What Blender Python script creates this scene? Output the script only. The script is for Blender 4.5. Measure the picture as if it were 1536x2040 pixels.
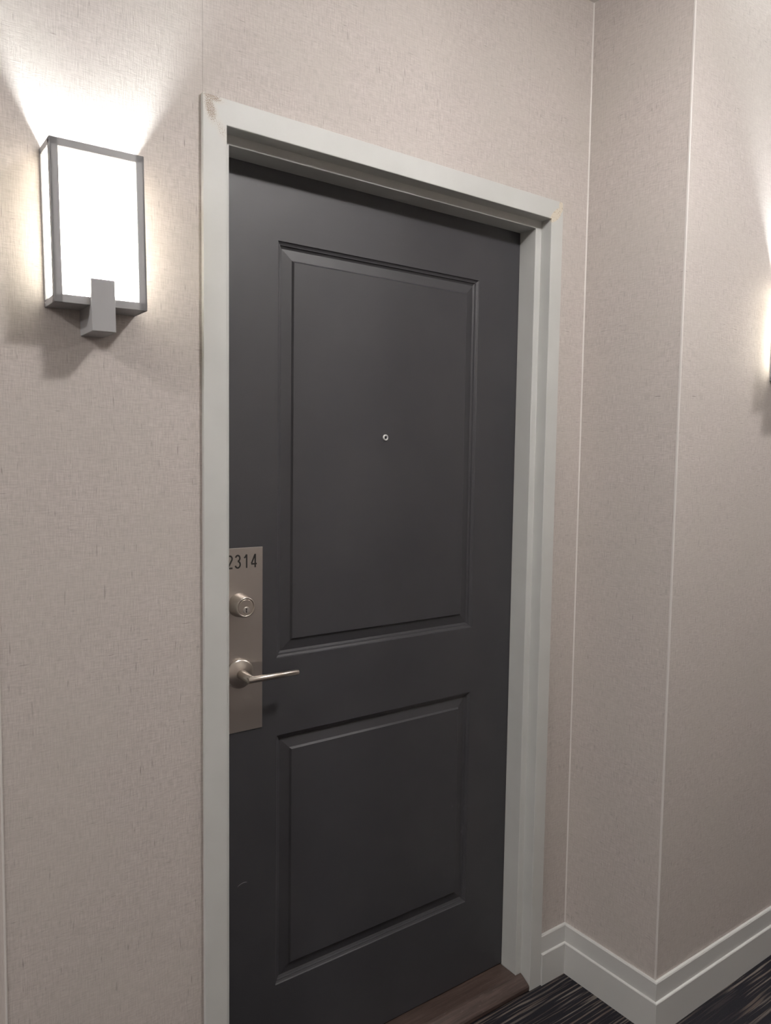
import bpy, bmesh, math
from mathutils import Matrix, Vector

# ------------------------------------------------------------------ clear
for o in list(bpy.data.objects):
    bpy.data.objects.remove(o, do_unlink=True)
scene = bpy.context.scene
COL = scene.collection

# ------------------------------------------------------------------ camera
cd = bpy.data.cameras.new('camera')
cam = bpy.data.objects.new('camera', cd)
COL.objects.link(cam)
cd.sensor_fit = 'HORIZONTAL'
cd.sensor_width = 36.0
cd.lens = 36.0 * 1515.9 / 1536.0
cd.clip_start = 0.02
R = math.radians
cam.matrix_world = (Matrix.Translation((-0.63547, -1.41646, 1.50447)) @ Matrix.Rotation(R(-35.9374), 4, 'Z')
                    @ Matrix.Rotation(R(85.94594), 4, 'X') @ Matrix.Rotation(R(0.80928), 4, 'Z'))
scene.camera = cam

# ------------------------------------------------------------------ world, exposure
w = bpy.data.worlds.new('world'); scene.world = w
w.use_nodes = True
w.node_tree.nodes['Background'].inputs[0].default_value = (1, 1, 1, 1)
w.node_tree.nodes['Background'].inputs[1].default_value = 0.02
scene.view_settings.view_transform = 'Standard'
scene.view_settings.look = 'None'
scene.view_settings.exposure = 0.1
scene.view_settings.gamma = 1.0
scene.view_settings.use_curve_mapping = False

DOWNLIGHT = 192.0          # radiance of the opal ceiling domes
DOWN_COL = (1.0, 0.955, 0.93)
BULB = 4000.0               # radiance of the sconce bulbs
BULB_COL = (0.94, 1.0, 1.0)

# ------------------------------------------------------------------ measured geometry (metres)
YW = 0.0099                 # wall plane behind the casing face (face is y = 0)
XO0, XO1 = -0.0487, 0.9642  # casing outer edges
XI0, XI1 = 0.0, 0.92        # casing inner edges
ZO, ZI = 2.1906, 2.1413
STOP = 0.0205
YSTOP, YD = 0.0359, 0.0945
XC, YO = 1.074, -0.2977     # inner corner, outer corner of the return
XL = -0.417                 # outside corner at the far left
ZC = 2.744
YOPP = -3.0
XA, XB = -6.0, 7.0


# ------------------------------------------------------------------ helpers
def setp(o, label=None, cat=None, group=None, kind=None):
    if label: o['label'] = label
    if cat: o['category'] = cat
    if group: o['group'] = group
    if kind: o['kind'] = kind
    return o


def mesh_obj(name, bm, mat, parent=None, smooth=False):
    me = bpy.data.meshes.new(name)
    bmesh.ops.recalc_face_normals(bm, faces=bm.faces[:])
    bm.to_mesh(me); bm.free()
    if smooth:
        for p in me.polygons: p.use_smooth = True
    me.materials.append(mat)
    o = bpy.data.objects.new(name, me)
    COL.objects.link(o)
    if parent: o.parent = parent
    return o


def empty(name, loc, rot=(0, 0, 0)):
    o = bpy.data.objects.new(name, None)
    COL.objects.link(o)
    o.empty_display_size = 0.05
    o.location = loc; o.rotation_euler = rot
    return o


def add_box(bm, x0, x1, y0, y1, z0, z1, bev=0.0, seg=2):
    vs = [bm.verts.new(c) for c in ((x0, y0, z0), (x1, y0, z0), (x1, y1, z0), (x0, y1, z0),
                                    (x0, y0, z1), (x1, y0, z1), (x1, y1, z1), (x0, y1, z1))]
    fs = [bm.faces.new([vs[i] for i in q]) for q in
          ((0, 3, 2, 1), (4, 5, 6, 7), (0, 1, 5, 4), (1, 2, 6, 5), (2, 3, 7, 6), (3, 0, 4, 7))]
    if bev:
        es = {e for f in fs for e in f.edges}
        bmesh.ops.bevel(bm, geom=list(es), offset=bev, segments=seg, affect='EDGES', profile=0.5)


def box_obj(name, x0, x1, y0, y1, z0, z1, mat, parent=None, bev=0.0):
    bm = bmesh.new(); add_box(bm, x0, x1, y0, y1, z0, z1, bev)
    return mesh_obj(name, bm, mat, parent)


def add_loft(bm, rings, cap0=True, cap1=True, closed=True):
    rs = [[bm.verts.new(c) for c in r] for r in rings]
    n = len(rs[0])
    for a, b in zip(rs, rs[1:]):
        for i in range(n if closed else n - 1):
            j = (i + 1) % n
            bm.faces.new((a[i], a[j], b[j], b[i]))
    if cap0: bm.faces.new(rs[0][::-1])
    if cap1: bm.faces.new(rs[-1])
    return rs


def lathe_y(bm, cx, cz, prof, n=48):
    """turn (radius, y) pairs about an axis along y through (cx, cz)"""
    rings = [[(cx + r * math.cos(2 * math.pi * i / n), y, cz + r * math.sin(2 * math.pi * i / n)) for i in range(n)]
             for r, y in prof]
    add_loft(bm, rings)


def add_cyl(bm, a, b, r0, r1=None, n=32, rim=0.0):
    r1 = r0 if r1 is None else r1
    a, b = Vector(a), Vector(b); d = (b - a).normalized()
    u = d.orthogonal().normalized(); v = d.cross(u)
    L = (b - a).length
    st = [(0, r0 - rim), (rim, r0), (L - rim, r1), (L, r1 - rim)] if rim else [(0, r0), (L, r1)]
    rings = [[tuple(a + d * t + (u * math.cos(2 * math.pi * i / n) + v * math.sin(2 * math.pi * i / n)) * r)
              for i in range(n)] for t, r in st]
    add_loft(bm, rings)


# ------------------------------------------------------------------ materials
class NT:
    def __init__(s, name):
        s.m = bpy.data.materials.new(name); s.m.use_nodes = True
        s.t = s.m.node_tree; s.b = s.t.nodes['Principled BSDF']
        s.out = s.t.nodes['Material Output']

    def n(s, typ, **kw):
        x = s.t.nodes.new(typ)
        for k, v in kw.items(): setattr(x, k, v)
        return x

    def l(s, a, b): s.t.links.new(a, b)

    def val(s, sock, v):
        if hasattr(v, 'is_output') or hasattr(v, 'links'): s.l(v, sock)
        else: sock.default_value = v

    def math(s, op, a, b=0.0, c=0.0, clamp=False):
        x = s.n('ShaderNodeMath', operation=op); x.use_clamp = clamp
        s.val(x.inputs[0], a); s.val(x.inputs[1], b); s.val(x.inputs[2], c)
        return x.outputs[0]

    def coord(s):
        tc = s.n('ShaderNodeTexCoord'); return tc.outputs['Object']

    def sep(s, v):
        x = s.n('ShaderNodeSeparateXYZ'); s.l(v, x.inputs[0]); return x.outputs

    def comb(s, a, b, c):
        x = s.n('ShaderNodeCombineXYZ')
        for i, q in enumerate((a, b, c)): s.val(x.inputs[i], q)
        return x.outputs[0]

    def noise(s, vec, scale, detail=2.0, rough=0.5):
        x = s.n('ShaderNodeTexNoise'); s.l(vec, x.inputs['Vector'])
        x.inputs['Scale'].default_value = scale; x.inputs['Detail'].default_value = detail
        x.inputs['Roughness'].default_value = rough
        return x.outputs['Fac']

    def mapr(s, v, a, b, c=0.0, d=1.0, smooth=False):
        x = s.n('ShaderNodeMapRange'); s.val(x.inputs[0], v)
        if smooth: x.interpolation_type = 'SMOOTHSTEP'
        for i, q in enumerate((a, b, c, d)): x.inputs[1 + i].default_value = q
        return x.outputs[0]

    def mix(s, f, a, b, mode='MIX'):
        x = s.n('ShaderNodeMix', data_type='RGBA', blend_type=mode)
        s.val(x.inputs[0], f)
        for i, q in ((6, a), (7, b)):
            if isinstance(q, tuple): x.inputs[i].default_value = (*q, 1.0)
            else: s.l(q, x.inputs[i])
        return x.outputs[2]

    def bump(s, h, strength, dist):
        x = s.n('ShaderNodeBump'); s.l(h, x.inputs['Height'])
        x.inputs['Strength'].default_value = strength; x.inputs['Distance'].default_value = dist
        s.l(x.outputs[0], s.b.inputs['Normal'])

    def base(s, c):
        if isinstance(c, tuple): s.b.inputs['Base Color'].default_value = (*c, 1.0)
        else: s.l(c, s.b.inputs['Base Color'])

    def rough(s, r): s.val(s.b.inputs['Roughness'], r)


def m_wallpaper():
    k = NT('linen_wallpaper'); X, Y, Z = k.sep(k.coord())
    u = k.math('ADD', X, Y)
    vert = k.noise(k.comb(k.math('MULTIPLY', u, 520), k.math('MULTIPLY', Z, 38), 0.0), 1.0, 3.0, 0.6)
    hori = k.noise(k.comb(k.math('MULTIPLY', u, 60), k.math('MULTIPLY', Z, 520), 7.3), 1.0, 3.0, 0.6)
    fine = k.noise(k.comb(k.math('MULTIPLY', u, 900), k.math('MULTIPLY', Z, 900), 2.0), 1.0, 1.0)
    cloud = k.noise(k.comb(u, Z, 4.0), 5.0, 2.0)
    slub_v = k.mapr(k.noise(k.comb(k.math('MULTIPLY', u, 300), k.math('MULTIPLY', Z, 26), 11.0), 1.0, 2.0), 0.66, 0.76)
    slub_h = k.mapr(k.noise(k.comb(k.math('MULTIPLY', u, 34), k.math('MULTIPLY', Z, 300), 19.0), 1.0, 2.0), 0.68, 0.78)
    weave = k.math('ADD', k.math('MULTIPLY', vert, 0.55), k.math('MULTIPLY', hori, 0.45))
    c = k.mix(k.mapr(weave, 0.36, 0.66), (0.405, 0.364, 0.340), (0.560, 0.515, 0.486))
    c = k.mix(k.math('MULTIPLY', k.math('MAXIMUM', slub_v, slub_h), 0.75), c, (0.22, 0.19, 0.175))
    c = k.mix(k.math('MULTIPLY', k.mapr(cloud, 0.42, 0.62), 0.35), c, (0.47, 0.438, 0.402))
    # butt seams between two drops of wallpaper on the door wall
    s1 = k.mapr(k.math('ABSOLUTE', k.math('ADD', X, 0.0455)), 0.0004, 0.0011, 1.0, 0.0)
    s2 = k.mapr(k.math('ABSOLUTE', k.math('SUBTRACT', X, 0.836)), 0.0004, 0.0011, 1.0, 0.0)
    seam = k.math('MULTIPLY', k.math('ADD', s1, k.math('MULTIPLY', s2, 0.45)), k.mapr(Z, 2.14, 2.15), clamp=True)
    c = k.mix(k.math('MULTIPLY', seam, 0.45), c, (0.22, 0.20, 0.18))
    k.base(c); k.rough(0.62)
    k.b.inputs['Specular IOR Level'].default_value = 0.3
    h = k.math('ADD', weave, k.math('MULTIPLY', fine, 0.12))
    k.bump(h, 0.5, 0.0011)
    return k.m


def m_plain(name, col, rough, bump=0.0, scale=300.0, spec=0.5):
    k = NT(name); k.base(col); k.rough(rough)
    k.b.inputs['Specular IOR Level'].default_value = spec
    if bump: k.bump(k.noise(k.coord(), scale, 2.0), bump, 0.0006)
    return k.m


def m_frame():
    """off-white painted steel frame; rust and flaked paint at the two upper corners"""
    k = NT('frame_paint'); co = k.coord(); X, Y, Z = k.sep(co)
    col = k.mix(k.mapr(k.noise(co, 9.0, 3.0), 0.35, 0.7), (0.485, 0.49, 0.472), (0.52, 0.525, 0.507))

    def blob(cx, cz, rx, rz, ang):
        dx = k.math('SUBTRACT', X, cx); dz = k.math('SUBTRACT', Z, cz)
        ca, sa = math.cos(ang), math.sin(ang)
        a = k.math('DIVIDE', k.math('ADD', k.math('MULTIPLY', dx, ca), k.math('MULTIPLY', dz, sa)), rx)
        b = k.math('DIVIDE', k.math('SUBTRACT', k.math('MULTIPLY', dz, ca), k.math('MULTIPLY', dx, sa)), rz)
        d = k.math('SQRT', k.math('ADD', k.math('MULTIPLY', a, a), k.math('MULTIPLY', b, b)))
        return k.mapr(d, 0.35, 1.0, 1.0, 0.0)
    front = k.mapr(Y, 0.003, 0.006, 1.0, 0.0)
    speck = k.noise(co, 620.0, 2.0, 0.6)
    # left corner: brown speckle running down the mitre
    b1 = k.math('MAXIMUM', blob(-0.034, 2.165, 0.018, 0.042, 0.30), k.math('MULTIPLY', blob(-0.012, 2.132, 0.014, 0.036, 0.45), 0.65))
    b1 = k.math('MAXIMUM', b1, k.math('MULTIPLY', blob(-0.030, 2.186, 0.034, 0.012, -0.1), 1.0))
    th = k.math('SUBTRACT', 0.80, k.math('MULTIPLY', b1, 0.36))
    m1 = k.math('MULTIPLY', k.math('GREATER_THAN', b1, 0.02), k.mapr(k.math('SUBTRACT', speck, th), 0.0, 0.05))
    col = k.mix(k.math('MULTIPLY', k.math('MULTIPLY', m1, front), 0.95), col, (0.15, 0.095, 0.06))
    warm = k.math('MULTIPLY', k.math('MULTIPLY', b1, front), 0.30)
    col = k.mix(warm, col, (0.56, 0.47, 0.38))
    # right corner: bare cream filler with a few pits
    b2 = k.math('MAXIMUM', blob(0.936, 2.153, 0.036, 0.015, 0.75), blob(0.955, 2.178, 0.010, 0.020, 0.0))
    pit = k.mapr(k.noise(co, 210.0, 2.0), 0.60, 0.66)
    m2 = k.math('MULTIPLY', k.mapr(k.math('ADD', b2, k.math('MULTIPLY', k.noise(co, 160.0), 0.5)), 0.5, 0.7), k.math('GREATER_THAN', b2, 0.01))
    col = k.mix(k.math('MULTIPLY', k.math('MULTIPLY', m2, front), 0.8), col, (0.60, 0.53, 0.42))
    col = k.mix(k.math('MULTIPLY', k.math('MULTIPLY', k.math('MULTIPLY', pit, m2), front), 0.9), col, (0.26, 0.20, 0.14))
    # scuffs low on the frame
    sc = k.mapr(k.noise(k.comb(k.math('MULTIPLY', X, 260), k.math('MULTIPLY', Y, 260), k.math('MULTIPLY', Z, 60)), 1.0, 2.0), 0.73, 0.78)
    low = k.mapr(Z, 0.15, 0.9, 1.0, 0.0)
    col = k.mix(k.math('MULTIPLY', k.math('MULTIPLY', sc, low), 0.35), col, (0.30, 0.27, 0.23))
    k.base(col); k.rough(0.52)
    k.bump(k.math('ADD', k.math('MULTIPLY', k.noise(co, 60.0, 2.0), 0.5), k.math('MULTIPLY', k.math('ADD', m1, m2), -1.0)), 0.16, 0.0008)
    return k.m


def m_door():
    k = NT('charcoal_door_paint'); co = k.coord(); X, Y, Z = k.sep(co)
    col = k.mix(k.mapr(k.noise(co, 6.0, 3.0), 0.35, 0.7), (0.0375, 0.0372, 0.042), (0.043, 0.0425, 0.047))
    # one short pale scratch near the latch side and faint rub marks on the hinge side
    dx = k.math('SUBTRACT', X, 0.078)
    curve = k.math('ADD', k.math('SUBTRACT', Z, 0.5495), k.math('MULTIPLY', k.math('MULTIPLY', dx, dx), 22.0))
    curve = k.math('SUBTRACT', curve, k.math('MULTIPLY', dx, 0.16))
    scr = k.math('MULTIPLY', k.mapr(k.math('ABSOLUTE', curve), 0.0004, 0.0013, 1.0, 0.0), k.mapr(k.math('ABSOLUTE', dx), 0.008, 0.013, 1.0, 0.0))
    col = k.mix(k.math('MULTIPLY', scr, 0.7), col, (0.30, 0.29, 0.30))
    rub = k.noise(k.comb(k.math('MULTIPLY', X, 120), 0.0, k.math('MULTIPLY', Z, 26)), 1.0, 3.0, 0.6)
    dd = k.math('ADD', k.math('POWER', k.math('DIVIDE', k.math('SUBTRACT', X, 0.722), 0.035), 2.0), k.math('POWER', k.math('DIVIDE', k.math('SUBTRACT', Z, 0.53), 0.14), 2.0))
    rm = k.math('MULTIPLY', k.mapr(rub, 0.60, 0.72), k.mapr(dd, 0.2, 1.0, 1.0, 0.0))
    col = k.mix(k.math('MULTIPLY', rm, 0.22), col, (0.22, 0.22, 0.25))
    k.base(col)
    k.rough(k.mapr(k.noise(co, 14.0, 2.0), 0.3, 0.7, 0.44, 0.50))
    k.bump(k.noise(co, 110.0, 2.0), 0.05, 0.0006)
    return k.m


def m_metal(name, col, rough, axis=None):
    k = NT(name); co = k.coord(); k.base(col)
    k.b.inputs['Metallic'].default_value = 1.0
    if axis is not None:
        X, Y, Z = k.sep(co)
        f = {'x': (40, 900, 1500), 'z': (1500, 900, 40)}[axis]
        v = k.comb(k.math('MULTIPLY', X, f[0]), k.math('MULTIPLY', Y, f[1]), k.math('MULTIPLY', Z, f[2]))
        nz = k.noise(v, 1.0, 2.0)
        k.rough(k.mapr(nz, 0.3, 0.7, rough - 0.05, rough + 0.07))
        k.bump(nz, 0.06, 0.0003)
    else:
        k.rough(rough)
    return k.m


def m_carpet():
    k = NT('striped_carpet'); co = k.coord(); X, Y, Z = k.sep(co)
    wob = k.math('MULTIPLY', k.noise(k.comb(k.math('MULTIPLY', X, 9), k.math('MULTIPLY', Y, 40), 0.0), 1.0, 1.0), 0.004)
    y2 = k.math('ADD', Y, wob)
    line = k.noise(k.comb(k.math('MULTIPLY', X, 4.0), k.math('MULTIPLY', y2, 150), 0.0), 1.0, 1.0)
    line = k.mapr(line, 0.52, 0.60)
    patch = k.mapr(k.noise(k.comb(k.math('MULTIPLY', X, 3.5), k.math('MULTIPLY', Y, 9.0), 3.0), 1.0, 1.0), 0.40, 0.56)
    hue = k.noise(k.comb(k.math('MULTIPLY', X, 2.0), k.math('MULTIPLY', Y, 60), 9.0), 1.0, 1.0)
    lc = k.mix(k.mapr(hue, 0.42, 0.58), (0.145, 0.115, 0.098), (0.205, 0.180, 0.158))
    fleck = k.noise(co, 700.0, 2.0, 0.7)
    f = k.math('MULTIPLY', k.math('MULTIPLY', line, k.math('ADD', 0.12, k.math('MULTIPLY', patch, 0.88))), k.mapr(fleck, 0.30, 0.58, 0.35, 1.0))
    base = k.mix(k.mapr(fleck, 0.35, 0.65), (0.010, 0.010, 0.013), (0.030, 0.028, 0.034))
    k.base(k.mix(f, base, lc)); k.rough(0.95)
    k.b.inputs['Specular IOR Level'].default_value = 0.1
    k.bump(k.math('ADD', k.noise(co, 420.0, 3.0, 0.7), k.math('MULTIPLY', line, 0.5)), 0.9, 0.003)
    return k.m


def m_wood():
    k = NT('dark_threshold_wood'); co = k.coord(); X, Y, Z = k.sep(co)
    v = k.comb(k.math('MULTIPLY', X, 9), k.math('MULTIPLY', Y, 150), k.math('MULTIPLY', Z, 150))
    g = k.noise(v, 1.0, 4.0, 0.6)
    c = k.mix(k.mapr(g, 0.35, 0.68), (0.040, 0.026, 0.022), (0.085, 0.058, 0.049))
    wear = k.mapr(k.noise(k.comb(k.math('MULTIPLY', X, 40), k.math('MULTIPLY', Y, 260), 3.0), 1.0, 4.0, 0.7), 0.60, 0.72)
    c = k.mix(k.math('MULTIPLY', wear, 0.45), c, (0.20, 0.155, 0.135))
    k.base(c); k.rough(0.42); k.bump(g, 0.15, 0.001)
    return k.m


def m_panel():
    """white acrylic that lets the bulb shine through"""
    k = NT('white_acrylic'); k.t.nodes.remove(k.b)
    co = k.coord(); X, Y, Z = k.sep(co)
    tr = k.n('ShaderNodeBsdfTranslucent'); df = k.n('ShaderNodeBsdfDiffuse'); mx = k.n('ShaderNodeMixShader')
    # dust streaks settled along the foot of the sheet
    st = k.noise(k.comb(k.math('MULTIPLY', X, 260), k.math('MULTIPLY', Y, 260), k.math('MULTIPLY', Z, 45)), 1.0, 3.0, 0.65)
    foot = k.mapr(Z, 0.012, 0.075, 1.0, 0.0, True)
    d = k.math('MULTIPLY', k.math('ADD', k.math('MULTIPLY', k.mapr(st, 0.40, 0.62), 0.5), 0.5), foot)
    ct = k.mix(d, (0.94, 0.83, 0.71), (0.075, 0.08, 0.07))
    k.l(ct, tr.inputs[0]); df.inputs[0].default_value = (0.85, 0.85, 0.83, 1)
    mx.inputs[0].default_value = 0.15
    k.l(tr.outputs[0], mx.inputs[1]); k.l(df.outputs[0], mx.inputs[2])
    k.l(mx.outputs[0], k.out.inputs[0])
    return k.m


def m_emit(name, col, strength):
    k = NT(name); k.t.nodes.remove(k.b)
    e = k.n('ShaderNodeEmission'); e.inputs[0].default_value = (*col, 1); e.inputs[1].default_value = strength
    k.l(e.outputs[0], k.out.inputs[0])
    return k.m


WALLP = m_wallpaper()
FRAME = m_frame()
DOOR = m_door()
CARPET = m_carpet()
WOOD = m_wood()
BASE = m_plain('baseboard_paint', (0.53, 0.53, 0.515), 0.38, 0.05, 90.0)
CEIL = m_plain('ceiling_paint', (0.72, 0.71, 0.68), 0.8, 0.2, 260.0)
CAULK = m_plain('corner_bead_vinyl', (0.60, 0.57, 0.545), 0.5)
NICKEL = m_metal('brushed_nickel', (0.60, 0.55, 0.50), 0.30)
PLATE = m_metal('brushed_plate', (0.54, 0.50, 0.47), 0.36, 'x')
CHROME = m_metal('bright_chrome', (0.95, 0.95, 0.95), 0.35)
CHROME.node_tree.nodes['Principled BSDF'].inputs['Metallic'].default_value = 0.6
PLUG = m_metal('worn_key_plug', (0.72, 0.69, 0.66), 0.32)
SCONCE = m_plain('sconce_grey_metal', (0.33, 0.328, 0.332), 0.42, 0.04, 500.0)
BLACK = m_plain('black_engraving', (0.012, 0.011, 0.010), 0.5)
LENS = m_plain('dark_glass', (0.02, 0.02, 0.025), 0.05)
WHITE_IN = m_plain('sconce_reflector', (0.82, 0.82, 0.80), 0.5)
ACRYL = m_panel()
BULBM = m_emit('bulb_glow', BULB_COL, BULB)
BULBM2 = m_emit('bulb_glow_bright', BULB_COL, BULB * 1.5)
DOWNM = m_emit('downlight_glow', DOWN_COL, DOWNLIGHT)


# ------------------------------------------------------------------ setting
def struct(o, label, cat):
    return setp(o, label, cat, kind='structure')


struct(box_obj('floor', XA, XB, YOPP, 0.6, -0.08, 0.0, CARPET), 'dark carpet floor with thin beige stripes', 'floor')
struct(box_obj('ceiling', XA, XB, YOPP, 0.6, ZC, ZC + 0.08, CEIL), 'plain off-white ceiling above the corridor', 'ceiling')

bm = bmesh.new()
TW = 0.14
add_box(bm, XL + 0.012, XI0 - 0.01, YW, YW + TW, 0, ZC)
add_box(bm, XI1 + 0.01, XC, YW, YW + TW, 0, ZC)
add_box(bm, XI0 - 0.01, XI1 + 0.01, YW, YW + TW, ZI + 0.01, ZC)
struct(mesh_obj('wall_door', bm, WALLP), 'beige linen-papered wall around the door and left lamp', 'wall')
struct(box_obj('wall_return', XC, XC + 0.012, YO, YW + TW, 0, ZC, WALLP), 'narrow beige wall jutting out right of the door frame', 'wall')
struct(box_obj('wall_right', XC + 0.012, XB, YO, YO + 0.14, 0, ZC, WALLP), 'beige corridor wall at the right edge with a lamp glow', 'wall')
struct(box_obj('wall_left_return', XL, XL + 0.012, YW, YW + 0.32, 0, ZC, WALLP), 'sliver of beige wall turning back at the left edge', 'wall')
struct(box_obj('wall_left', XA, XL, YW + 0.32, YW + 0.46, 0, ZC, WALLP), 'set-back beige wall beyond the left corner', 'wall')
struct(box_obj('wall_opposite', XA, XB, YOPP - 0.12, YOPP, 0, ZC, WALLP), 'beige corridor wall facing the door', 'wall')
struct(box_obj('wall_end_left', XA - 0.12, XA, YOPP, 0.6, 0, ZC, WALLP), 'beige wall closing the corridor far to the left', 'wall')
struct(box_obj('wall_end_right', XB, XB + 0.12, YOPP, 0.6, 0, ZC, WALLP), 'beige wall closing the corridor far to the right', 'wall')


# corner beads
def bead(name, pts, z0, z1, label):
    bm = bmesh.new()
    add_loft(bm, [[(x, y, z0) for x, y in pts], [(x, y, z1) for x, y in pts]])
    struct(mesh_obj(name, bm, CAULK), label, 'trim')


e = 0.0011
bead('trim_3', [(XC - e, YO + 0.004), (XC - e, YO - 0.0002), (XC - 0.0002, YO - e), (XC + 0.002, YO - e), (XC + 0.002, YO), (XC, YO + 0.004)],
     0.146, ZC, 'thin pale bead down the outer wall corner right of the door')
bead('trim_4', [(XC - 0.0026, YW), (XC - 0.0010, YW - 0.0010), (XC, YW - 0.0026), (XC, YW)],
     0.146, ZC - 0.001, 'thin pale caulk line down the inner wall corner beside the door')
bead('trim_5', [(XL - e, YW + 0.002), (XL - e, YW - 0.0002), (XL - 0.0002, YW - e), (XL + 0.002, YW - e), (XL + 0.002, YW), (XL, YW + 0.002)],
     0.0, ZC, 'thin pale bead down the wall corner at the left edge')

# baseboards: thin upper fascia and a thicker lower board with a bright ledge
ZB, ZM, T1, T2 = 0.145, 0.0925, 0.0087, 0.0145


def baseboard(name, p0, p1, nrm, m0, m1, label, lower0=0.0):
    """p0->p1 along the wall foot, nrm = direction into the room; m0/m1 = mitre factors (+1 grows, -1 shrinks with depth)"""
    p0, p1, nrm = Vector(p0), Vector(p1), Vector(nrm)
    d = (p1 - p0).normalized()
    prof = [(0, 0), (T2, 0), (T2, ZM - 0.002), (T2 - 0.0015, ZM), (T1, ZM + 0.0012), (T1, ZB - 0.003), (T1 - 0.002, ZB), (0, ZB)]
    bm = bmesh.new()
    ra = [tuple((p0 + nrm * t - d * t * m0).to_3d() + Vector((0, 0, z))) for t, z in prof]
    rb = [tuple((p1 + nrm * t + d * t * m1).to_3d() + Vector((0, 0, z))) for t, z in prof]
    add_loft(bm, [ra, rb])
    return struct(mesh_obj(name, bm, BASE), label, 'baseboard')


baseboard('baseboard_door', (XO1 + 0.0005, YW), (XC, YW), (0, -1), 0, -1, 'short white baseboard between the door frame and the corner')
baseboard('baseboard_return', (XC, YW), (XC, YO), (-1, 0), -1, 1, 'white two-step baseboard on the narrow jutting wall')
baseboard('baseboard_right', (XC, YO), (XB, YO), (0, -1), 1, 0, 'white two-step baseboard along the right corridor wall')
baseboard('baseboard_left', (XL, YW), (XO0 - 0.0005, YW), (0, -1), 1, 0, 'white two-step baseboard under the left wall lamp')
baseboard('baseboard_left_return', (XL, YW + 0.32), (XL, YW), (-1, 0), -1, 1, 'white two-step baseboard on the turned-back left corner')
baseboard('baseboard_far_left', (XA, YW + 0.32), (XL, YW + 0.32), (0, -1), 0, -1, 'white two-step baseboard on the set-back left wall')
baseboard('baseboard_opposite', (XB, YOPP), (XA, YOPP), (0, 1), 0, 0, 'white two-step baseboard facing the door')


# ------------------------------------------------------------------ door frame
def rounded(prof, radii, seg=3):
    out = []
    n = len(prof)
    for i in range(n):
        p = Vector(prof[i]); r = radii[i]
        if not r:
            out.append(tuple(p)); continue
        a = (Vector(prof[i - 1]) - p).normalized(); b = (Vector(prof[(i + 1) % n]) - p).normalized()
        for s in range(seg + 1):
            t = s / seg
            q = (p + a * r) * (1 - t) ** 2 + p * 2 * t * (1 - t) + (p + b * r) * t ** 2
            out.append(tuple(q))
    return out


def frame_prof(outer):
    pr = [(outer, YW + 0.004), (outer, 0), (0, 0), (0, YSTOP), (-STOP, YSTOP), (-STOP, YD - 0.0012), (0, YD - 0.0012), (0, 0.148), (outer, 0.148)]
    return rounded(pr, [0, 0.0012, 0.0018, 0.0008, 0.0018, 0, 0, 0, 0])


fr = empty('trim_1', (0.46, 0, 0))
struct(fr, 'off-white steel door frame with rusty flaked upper left corner', 'door frame')


def frame_piece(name, ra, rb):
    bm = bmesh.new(); add_loft(bm, [ra, rb])
    o = mesh_obj(name, bm, FRAME, fr)
    o.matrix_parent_inverse = fr.matrix_world.inverted()
    o.location = (0, 0, 0)
    return o


bpy.context.view_layer.update()
# keep the vertices in world coordinates so that wear sits at the same place on all three pieces
fr_off = Matrix.Translation((-0.46, 0, 0))


def kid(o, root_loc):
    """child that keeps world-coordinate mesh data under a root placed at root_loc"""
    o.matrix_parent_inverse = Matrix.Translation(Vector(root_loc)).inverted()
    return o


sc_h = (ZO - ZI)
pl, pr_, ph = frame_prof(-XO0), frame_prof(XO1 - XI1), frame_prof(sc_h)
n = len(pl)
# mitre: matching offsets of the two meeting members
jl = frame_piece('jamb', [(XI0 - pl[i][0], pl[i][1], 0.0) for i in range(n)], [(XI0 - pl[i][0], pl[i][1], ZI + ph[i][0]) for i in range(n)])
jr = frame_piece('jamb', [(XI1 + pr_[i][0], pr_[i][1], 0.0) for i in range(n)], [(XI1 + pr_[i][0], pr_[i][1], ZI + ph[i][0]) for i in range(n)])
hd = frame_piece('head', [(XI0 - pl[i][0], ph[i][1], ZI + ph[i][0]) for i in range(n)], [(XI1 + pr_[i][0], ph[i][1], ZI + ph[i][0]) for i in range(n)])
for o in (jl, jr, hd): kid(o, (0.46, 0, 0))
jl['label'] = 'left jamb with rust specks at its head'

# ------------------------------------------------------------------ threshold
bm = bmesh.new()
prof = [(0.004, 0.0), (0.0, 0.004), (0.0, 0.014), (0.004, 0.019), (0.030, 0.0345), (0.038, 0.0368), (0.145, 0.0368), (0.145, 0.0)]
# the ramp runs between the rabbets, its flat part between the stops
add_loft(bm, [[(XI0 + 0.0225, y, z) for y, z in prof], [(XI1 - 0.0225, y, z) for y, z in prof]])
ramp = [(0.004, 0.0), (0.0, 0.004), (0.0, 0.014), (0.004, 0.019), (0.030, 0.0345), (0.0345, 0.0358), (0.0345, 0.0)]
add_loft(bm, [[(XI0 + 0.002, y, z) for y, z in ramp], [(XI0 + 0.0225, y, z) for y, z in ramp]])
add_loft(bm, [[(XI1 - 0.0225, y, z) for y, z in ramp], [(XI1 - 0.002, y, z) for y, z in ramp]])
th = mesh_obj('door_threshold', bm, WOOD)
setp(th, 'worn dark brown wooden threshold under the charcoal door', 'threshold')

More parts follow.
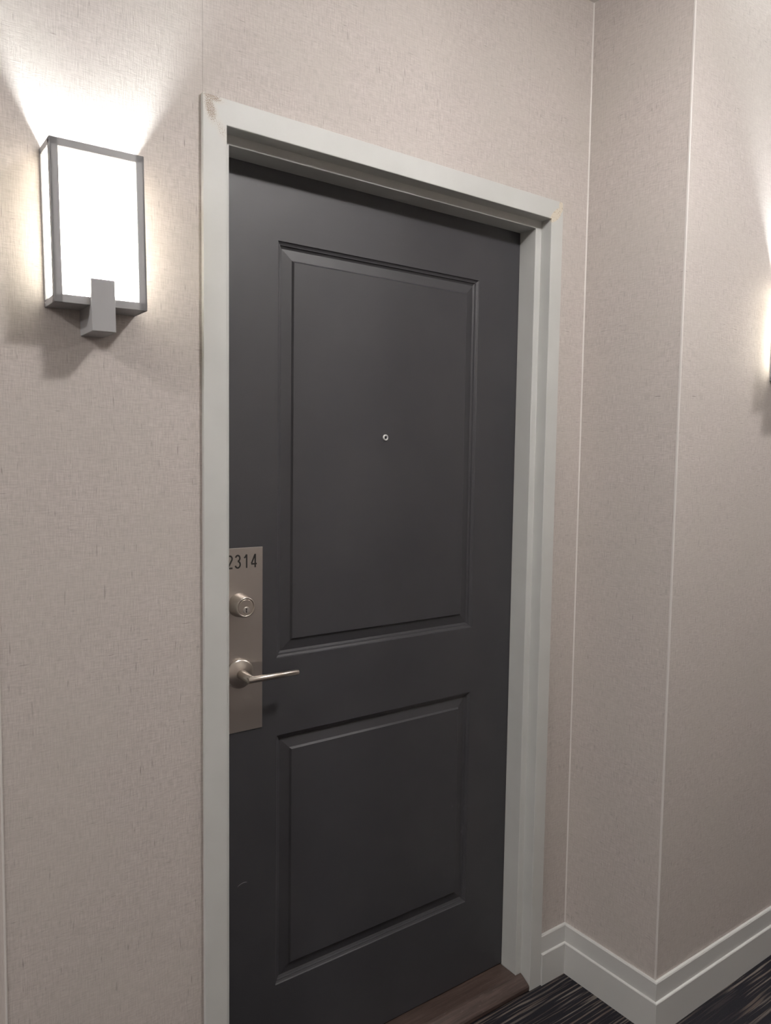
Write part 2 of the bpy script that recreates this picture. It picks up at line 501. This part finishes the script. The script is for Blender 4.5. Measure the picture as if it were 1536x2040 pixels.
# ------------------------------------------------------------------ door
DX0, DX1, DZ0, DZ1 = 0.004, 0.916, 0.040, 2.1375
PX0, PX1 = 0.162, 0.7535
PZ = [(1.0496, 1.9731), (0.2745, 0.8706)]
bm = bmesh.new()
xs = [DX0, PX0, PX1, DX1]
zs = [DZ0, PZ[1][0], PZ[1][1], PZ[0][0], PZ[0][1], DZ1]
g = [[bm.verts.new((x, YD, z)) for x in xs] for z in zs]
for j in range(5):
    for i in range(3):
        if i == 1 and j in (1, 3): continue
        bm.faces.new((g[j][i], g[j][i + 1], g[j + 1][i + 1], g[j + 1][i]))
PROF = [(0.0015, 0.0028), (0.0055, 0.0050), (0.0075, 0.0054), (0.0085, 0.0085), (0.0135, 0.0108), (0.0365, 0.0062), (0.0405, 0.0020)]
for j in (1, 3):
    z0, z1 = zs[j], zs[j + 1]
    prev = [g[j][1], g[j][2], g[j + 1][2], g[j + 1][1]]
    for off, dep in PROF:
        cur = [bm.verts.new(c) for c in ((PX0 + off, YD + dep, z0 + off), (PX1 - off, YD + dep, z0 + off),
                                         (PX1 - off, YD + dep, z1 - off), (PX0 + off, YD + dep, z1 - off))]
        for a in range(4):
            b = (a + 1) % 4
            bm.faces.new((prev[a], prev[b], cur[b], cur[a]))
        prev = cur
    bm.faces.new(prev)
# back and edges
yb = YD + 0.044
bk = [bm.verts.new((x, yb, z)) for x, z in ((DX0, DZ0), (DX1, DZ0), (DX1, DZ1), (DX0, DZ1))]
bm.faces.new(bk)
left = [g[j][0] for j in range(6)]; right = [g[j][3] for j in range(6)]
bm.faces.new(left + [bk[3], bk[0]]); bm.faces.new(right + [bk[2], bk[1]])
bm.faces.new([g[0][i] for i in range(4)] + [bk[1], bk[0]]); bm.faces.new([g[5][i] for i in range(4)] + [bk[2], bk[3]])
door = empty('door_1', (0.46, YD, 0.040))
DL = (0.46, YD, 0.040)
struct(door, 'charcoal two-panel apartment door with number plate and lever handle', 'door')
kid(mesh_obj('door_slab', bm, DOOR, door), DL)

# lock plate
HX, DBZ, LVZ = 0.0695, 1.1815, 1.0302
PY = YD - 0.0022
bm = bmesh.new(); add_box(bm, 0.0135, 0.1252, PY, YD - 0.0001, 0.8986, 1.306, 0.0005, 1)
plate = mesh_obj('lock_plate', bm, PLATE, door); kid(plate, DL)
plate['label'] = 'tall brushed steel plate behind the lock and lever'

# room number 2314, each digit its own piece, drawn as strokes in a plain grotesque
ADV, DH, SW = 0.01895, 0.0300, 0.0036
zb = 1.2614


def arc(cx, cz, rx, rz, a0, a1, n=14):
    return [(cx + rx * math.cos(R(a0 + (a1 - a0) * i / n)), cz + rz * math.sin(R(a0 + (a1 - a0) * i / n))) for i in range(n + 1)]


def stroke(bm, pts, y, hw):
    q = [Vector(p) for p in pts]
    L_, R_ = [], []
    for i, p in enumerate(q):
        d0 = (q[i] - q[i - 1]).normalized() if i else (q[1] - q[0]).normalized()
        d1 = (q[i + 1] - q[i]).normalized() if i < len(q) - 1 else d0
        t = (d0 + d1).normalized(); nn = Vector((-t.y, t.x)); k = hw / max(0.35, nn.dot(Vector((-d0.y, d0.x))))
        L_.append(bm.verts.new((p.x + nn.x * k, y, p.y + nn.y * k))); R_.append(bm.verts.new((p.x - nn.x * k, y, p.y - nn.y * k)))
    for i in range(len(q) - 1):
        bm.faces.new((L_[i], L_[i + 1], R_[i + 1], R_[i]))


# unit cell: width 1 (= 0.0152 m), height 1 (= DH), centre lines
DIG = {
    '2': [arc(0.48, 0.735, 0.37, 0.205, 172, -38) + [(0.40, 0.26), (0.12, 0.055), (0.92, 0.055)]],
    '3': [arc(0.46, 0.745, 0.33, 0.205, 165, -88, 16), arc(0.46, 0.285, 0.38, 0.235, 90, -165, 18)],
    '1': [[(0.60, 0.0), (0.60, 0.985)], [(0.22, 0.735), (0.42, 0.83), (0.585, 0.985)]],
    '4': [[(0.70, 0.0), (0.70, 0.99)], [(0.665, 0.95), (0.10, 0.29)], [(0.06, 0.265), (0.95, 0.265)]],
}
for i, ch in enumerate('2314'):
    bmx = bmesh.new()
    x0 = 0.0396 + ADV * i
    for j, poly in enumerate(DIG[ch]):
        stroke(bmx, [(x0 + a * 0.0150, zb + b * DH) for a, b in poly], PY - 0.00015 - 0.00004 * j, SW / 2)
    dg = mesh_obj('digit', bmx, BLACK, plate)
    dg['label'] = 'black digit %s of the room number' % ch

# deadbolt
bm = bmesh.new()
yf = YD - 0.0355
lathe_y(bm, HX, DBZ, [(0.0262, PY), (0.0262, PY - 0.002), (0.0252, PY - 0.006), (0.0222, yf + 0.003), (0.0214, yf + 0.0006), (0.0206, yf),
                      (0.0185, yf), (0.0179, yf + 0.0012), (0.0176, yf + 0.0018)], 56)
db = mesh_obj('deadbolt', bm, NICKEL, door, True); kid(db, DL)
bm = bmesh.new()
lathe_y(bm, HX, DBZ, [(0.0174, yf + 0.004), (0.0174, yf + 0.0008), (0.0168, yf + 0.0003)], 48)
mesh_obj('cylinder_face', bm, NICKEL, db)
bm = bmesh.new()
lathe_y(bm, HX + 0.0005, DBZ - 0.0062, [(0.0074, yf + 0.002), (0.0074, yf - 0.0005), (0.0068, yf - 0.0011), (0.0060, yf - 0.0008)], 36)
mesh_obj('key_plug', bm, PLUG, db)
bm = bmesh.new()
kx, kz, ky = HX + 0.0005, DBZ - 0.0062, yf - 0.00115
pts = [(-0.0007, -0.0050), (0.0012, -0.0046), (0.0012, -0.0018), (0.0003, -0.0008), (0.0014, 0.0012), (0.0010, 0.0042), (-0.0008, 0.0046), (-0.0014, 0.0016), (-0.0006, -0.0012), (-0.0014, -0.0026)]
add_loft(bm, [[(kx + a, ky, kz + b) for a, b in pts], [(kx + a, ky + 0.0009, kz + b) for a, b in pts]])
mesh_obj('keyway', bm, BLACK, db)

# lever handle
lv = empty('lever_handle', (HX, PY, LVZ)); lv.parent = door
lv.matrix_parent_inverse = Matrix.Translation(Vector(DL)).inverted()
LL = (HX, PY, LVZ)
yl = YD - 0.062
bm = bmesh.new()
lathe_y(bm, HX, LVZ, [(0.0322, PY), (0.0322, PY - 0.0045), (0.0314, PY - 0.0062), (0.0290, PY - 0.0075), (0.0160, PY - 0.0112), (0.0118, PY - 0.0122)], 64)
kid(mesh_obj('rose', bm, NICKEL, lv), LL)
bm = bmesh.new()
add_cyl(bm, (HX, PY - 0.010, LVZ), (HX, yl, LVZ), 0.0112, 0.0088, 40, 0.0005)
kid(mesh_obj('neck', bm, NICKEL, lv), LL)
bm = bmesh.new()
add_cyl(bm, (HX - 0.0085, yl, LVZ), (0.1826, yl, LVZ), 0.0068, 0.0064, 40, 0.0006)
kid(mesh_obj('grip', bm, NICKEL, lv), LL)
for o in lv.children:
    for p in o.data.polygons: p.use_smooth = len(p.vertices) == 4
for nm in ('deadbolt', 'cylinder_face', 'key_plug'):
    for p in bpy.data.objects[nm].data.polygons: p.use_smooth = len(p.vertices) == 4

# peephole
bm = bmesh.new()
yy = YD + 0.0020
lathe_y(bm, 0.4572, 1.5543, [(0.0076, yy), (0.0076, yy - 0.0022), (0.0064, yy - 0.0036), (0.0046, yy - 0.0036), (0.0040, yy - 0.0022), (0.0038, yy - 0.0020)], 32)
ph_ = mesh_obj('peephole', bm, CHROME, door); kid(ph_, DL)
bm = bmesh.new()
lathe_y(bm, 0.4572, 1.5543, [(0.0037, yy - 0.0015), (0.0036, yy - 0.0024), (0.0026, yy - 0.0031), (0.0012, yy - 0.0034)], 24)
mesh_obj('lens', bm, LENS, ph_, True)


# ------------------------------------------------------------------ wall sconces
def make_sconce():
    """local frame: origin at the wall, bottom centre of the box; y negative points into the room"""
    r = empty('wall_sconce', (0, 0, 0))
    W2, H, D = 0.0775, 0.2645, 0.070
    FP = 0.0138   # front face width of the posts
    bt = 0.004    # metal thickness
    bm = bmesh.new()
    bv = 0.0006
    for s in (-1, 1):
        xo, xi = s * W2, s * (W2 - FP)
        add_box(bm, min(xo, xi), max(xo, xi), -D, -D + bt, 0, H, bv, 1)                       # front post, front leaf
        xi2 = s * (W2 - bt)
        add_box(bm, min(xo, xi2), max(xo, xi2), -D, -D + 0.0125, 0, H, bv, 1)                  # front post, side leaf
        add_box(bm, min(xo, xi2), max(xo, xi2), -0.0075, 0.0, 0, H, bv, 1)                     # back post
        add_box(bm, min(xo, xi2), max(xo, xi2), -D, 0.0, H - 0.011, H, bv, 1)                  # side top rail
        add_box(bm, min(xo, xi2), max(xo, xi2), -D, 0.0, 0, 0.0125, bv, 1)                     # side bottom rail
    add_box(bm, -W2, W2, -D, -D + bt, H - 0.0125, H, bv, 1)
    add_box(bm, -W2, W2, -D, -D + bt, 0, 0.0135, bv, 1)
    mesh_obj('frame', bm, SCONCE, r)
    bm = bmesh.new(); add_box(bm, -W2 + 0.001, W2 - 0.001, -D + 0.001, -0.0005, 0.0008, 0.0040)
    mesh_obj('bottom_plate', bm, SCONCE, r)
    bm = bmesh.new(); add_box(bm, -W2 + 0.005, W2 - 0.005, -0.0035, -0.0005, 0.005, H - 0.012)
    mesh_obj('reflector', bm, WHITE_IN, r)
    # acrylic sheets slide in behind the metal
    def sheet(name, quad):
        bm = bmesh.new(); bm.faces.new([bm.verts.new(c) for c in quad])
        return mesh_obj(name, bm, ACRYL, r)
    z0, z1 = 0.006, H - 0.004
    sheet('front_panel', [(-W2 + bt + .001, -D + bt + .0015, z0), (W2 - bt - .001, -D + bt + .0015, z0), (W2 - bt - .001, -D + bt + .0015, z1), (-W2 + bt + .001, -D + bt + .0015, z1)])
    for s in (-1, 1):
        x = s * (W2 - bt - 0.0005)
        sheet('side_panel', [(x, -D + bt + .0015, z0), (x, -0.004, z0), (x, -0.004, z1), (x, -D + bt + .0015, z1)])
    bm = bmesh.new(); add_box(bm, -0.0198, 0.0198, -D - 0.0075, -D + 0.0002, -0.0435, 0.0440, 0.0007, 1)
    add_box(bm, -0.0198, 0.0198, -D - 0.001, 0.0, -0.0435, 0.0012, 0.0007, 1)
    mesh_obj('bracket', bm, SCONCE, r)
    # socket and bulb
    bm = bmesh.new(); add_cyl(bm, (-0.006, -0.028, 0.004), (-0.006, -0.028, 0.046), 0.013, 0.013, 24, 0.001)
    mesh_obj('socket', bm, WHITE_IN, r)
    bm = bmesh.new()
    rr = [(0.009, 0.046), (0.0125, 0.052), (0.0135, 0.062), (0.0135, 0.120), (0.0125, 0.130), (0.009, 0.137), (0.004, 0.140)]
    add_loft(bm, [[(-0.006 + q * math.cos(2 * math.pi * i / 16), -0.028 + q * math.sin(2 * math.pi * i / 16), z) for i in range(16)] for q, z in rr])
    mesh_obj('bulb', bm, BULBM, r, True)
    return r


def copy_tree(o, parent=None):
    c = o.copy(); COL.objects.link(c)
    if parent: c.parent = parent
    for ch in o.children: copy_tree(ch, c)
    return c


s1 = make_sconce()
s2 = copy_tree(s1)
s3 = copy_tree(s1)
s4 = copy_tree(s1)
s1.location = (-0.2555, YW, 1.7562); s1.rotation_euler = (0, R(-1.0), 0)
for c in s2.children:
    if c.name.startswith('bulb'):
        c.material_slots[0].link = 'OBJECT'; c.material_slots[0].material = BULBM2
s2.location = (1.579, YO, 1.735)
s3.location = (1.25, YOPP, 1.745); s3.rotation_euler = (0, 0, R(180))  # added lamp out of view, gives the sheen on the upper door
setp(s1, 'lit grey-framed box wall lamp left of the door', 'wall lamp', 'corridor wall lamps')
s4.location = (-1.15, YOPP, 1.745); s4.rotation_euler = (0, 0, R(180))  # added lamp out of view, frontal fill on frame head and door
setp(s4, 'added unseen box wall lamp on the facing wall, left fill of two', 'wall lamp', 'corridor wall lamps')
setp(s3, 'added unseen box wall lamp on the facing wall, right fill of two', 'wall lamp', 'corridor wall lamps')
setp(s2, 'lit box wall lamp on the right corridor wall, its glow at the right edge', 'wall lamp', 'corridor wall lamps')


# ------------------------------------------------------------------ ceiling lights
def make_ceiling_light():
    """round flush fitting with a shallow opal dome; origin on the ceiling, z negative points down"""
    r = empty('ceiling_light', (0, 0, 0))
    N = 40

    def ring(q, z): return [(q * math.cos(2 * math.pi * i / N), q * math.sin(2 * math.pi * i / N), z) for i in range(N)]
    bm = bmesh.new()
    add_loft(bm, [ring(0.126, -0.0005), ring(0.128, -0.010), ring(0.124, -0.015), ring(0.114, -0.015)])
    mesh_obj('rim', bm, SCONCE, r)
    bm = bmesh.new()
    add_loft(bm, [ring(0.112, -0.0145), ring(0.110, -0.022), ring(0.098, -0.040), ring(0.076, -0.055), ring(0.045, -0.064), ring(0.015, -0.0675)])
    mesh_obj('opal_dome', bm, DOWNM, r, True)
    return r


d1 = make_ceiling_light()
dls = [d1, copy_tree(d1), copy_tree(d1), copy_tree(d1)]  # the three copies are added out of view as fill light
for o, x, y, k, lab in zip(dls, (0.55, -2.1, -3.3, 2.4), (-1.05, -0.85, -0.6, -1.1), (1.0, 1.12, 1.25, 0.95),
                           ('round opal ceiling light in front of the charcoal door',
                            'added unseen ceiling light left of the door, fill for the narrow wall',
                            'added large unseen ceiling light far left, more fill for the narrow wall',
                            'added unseen ceiling light further right, fill for the right side')):
    o.location = (x, y, ZC); o.scale = (k, k, k)
    setp(o, lab, 'ceiling light', 'corridor ceiling lights')
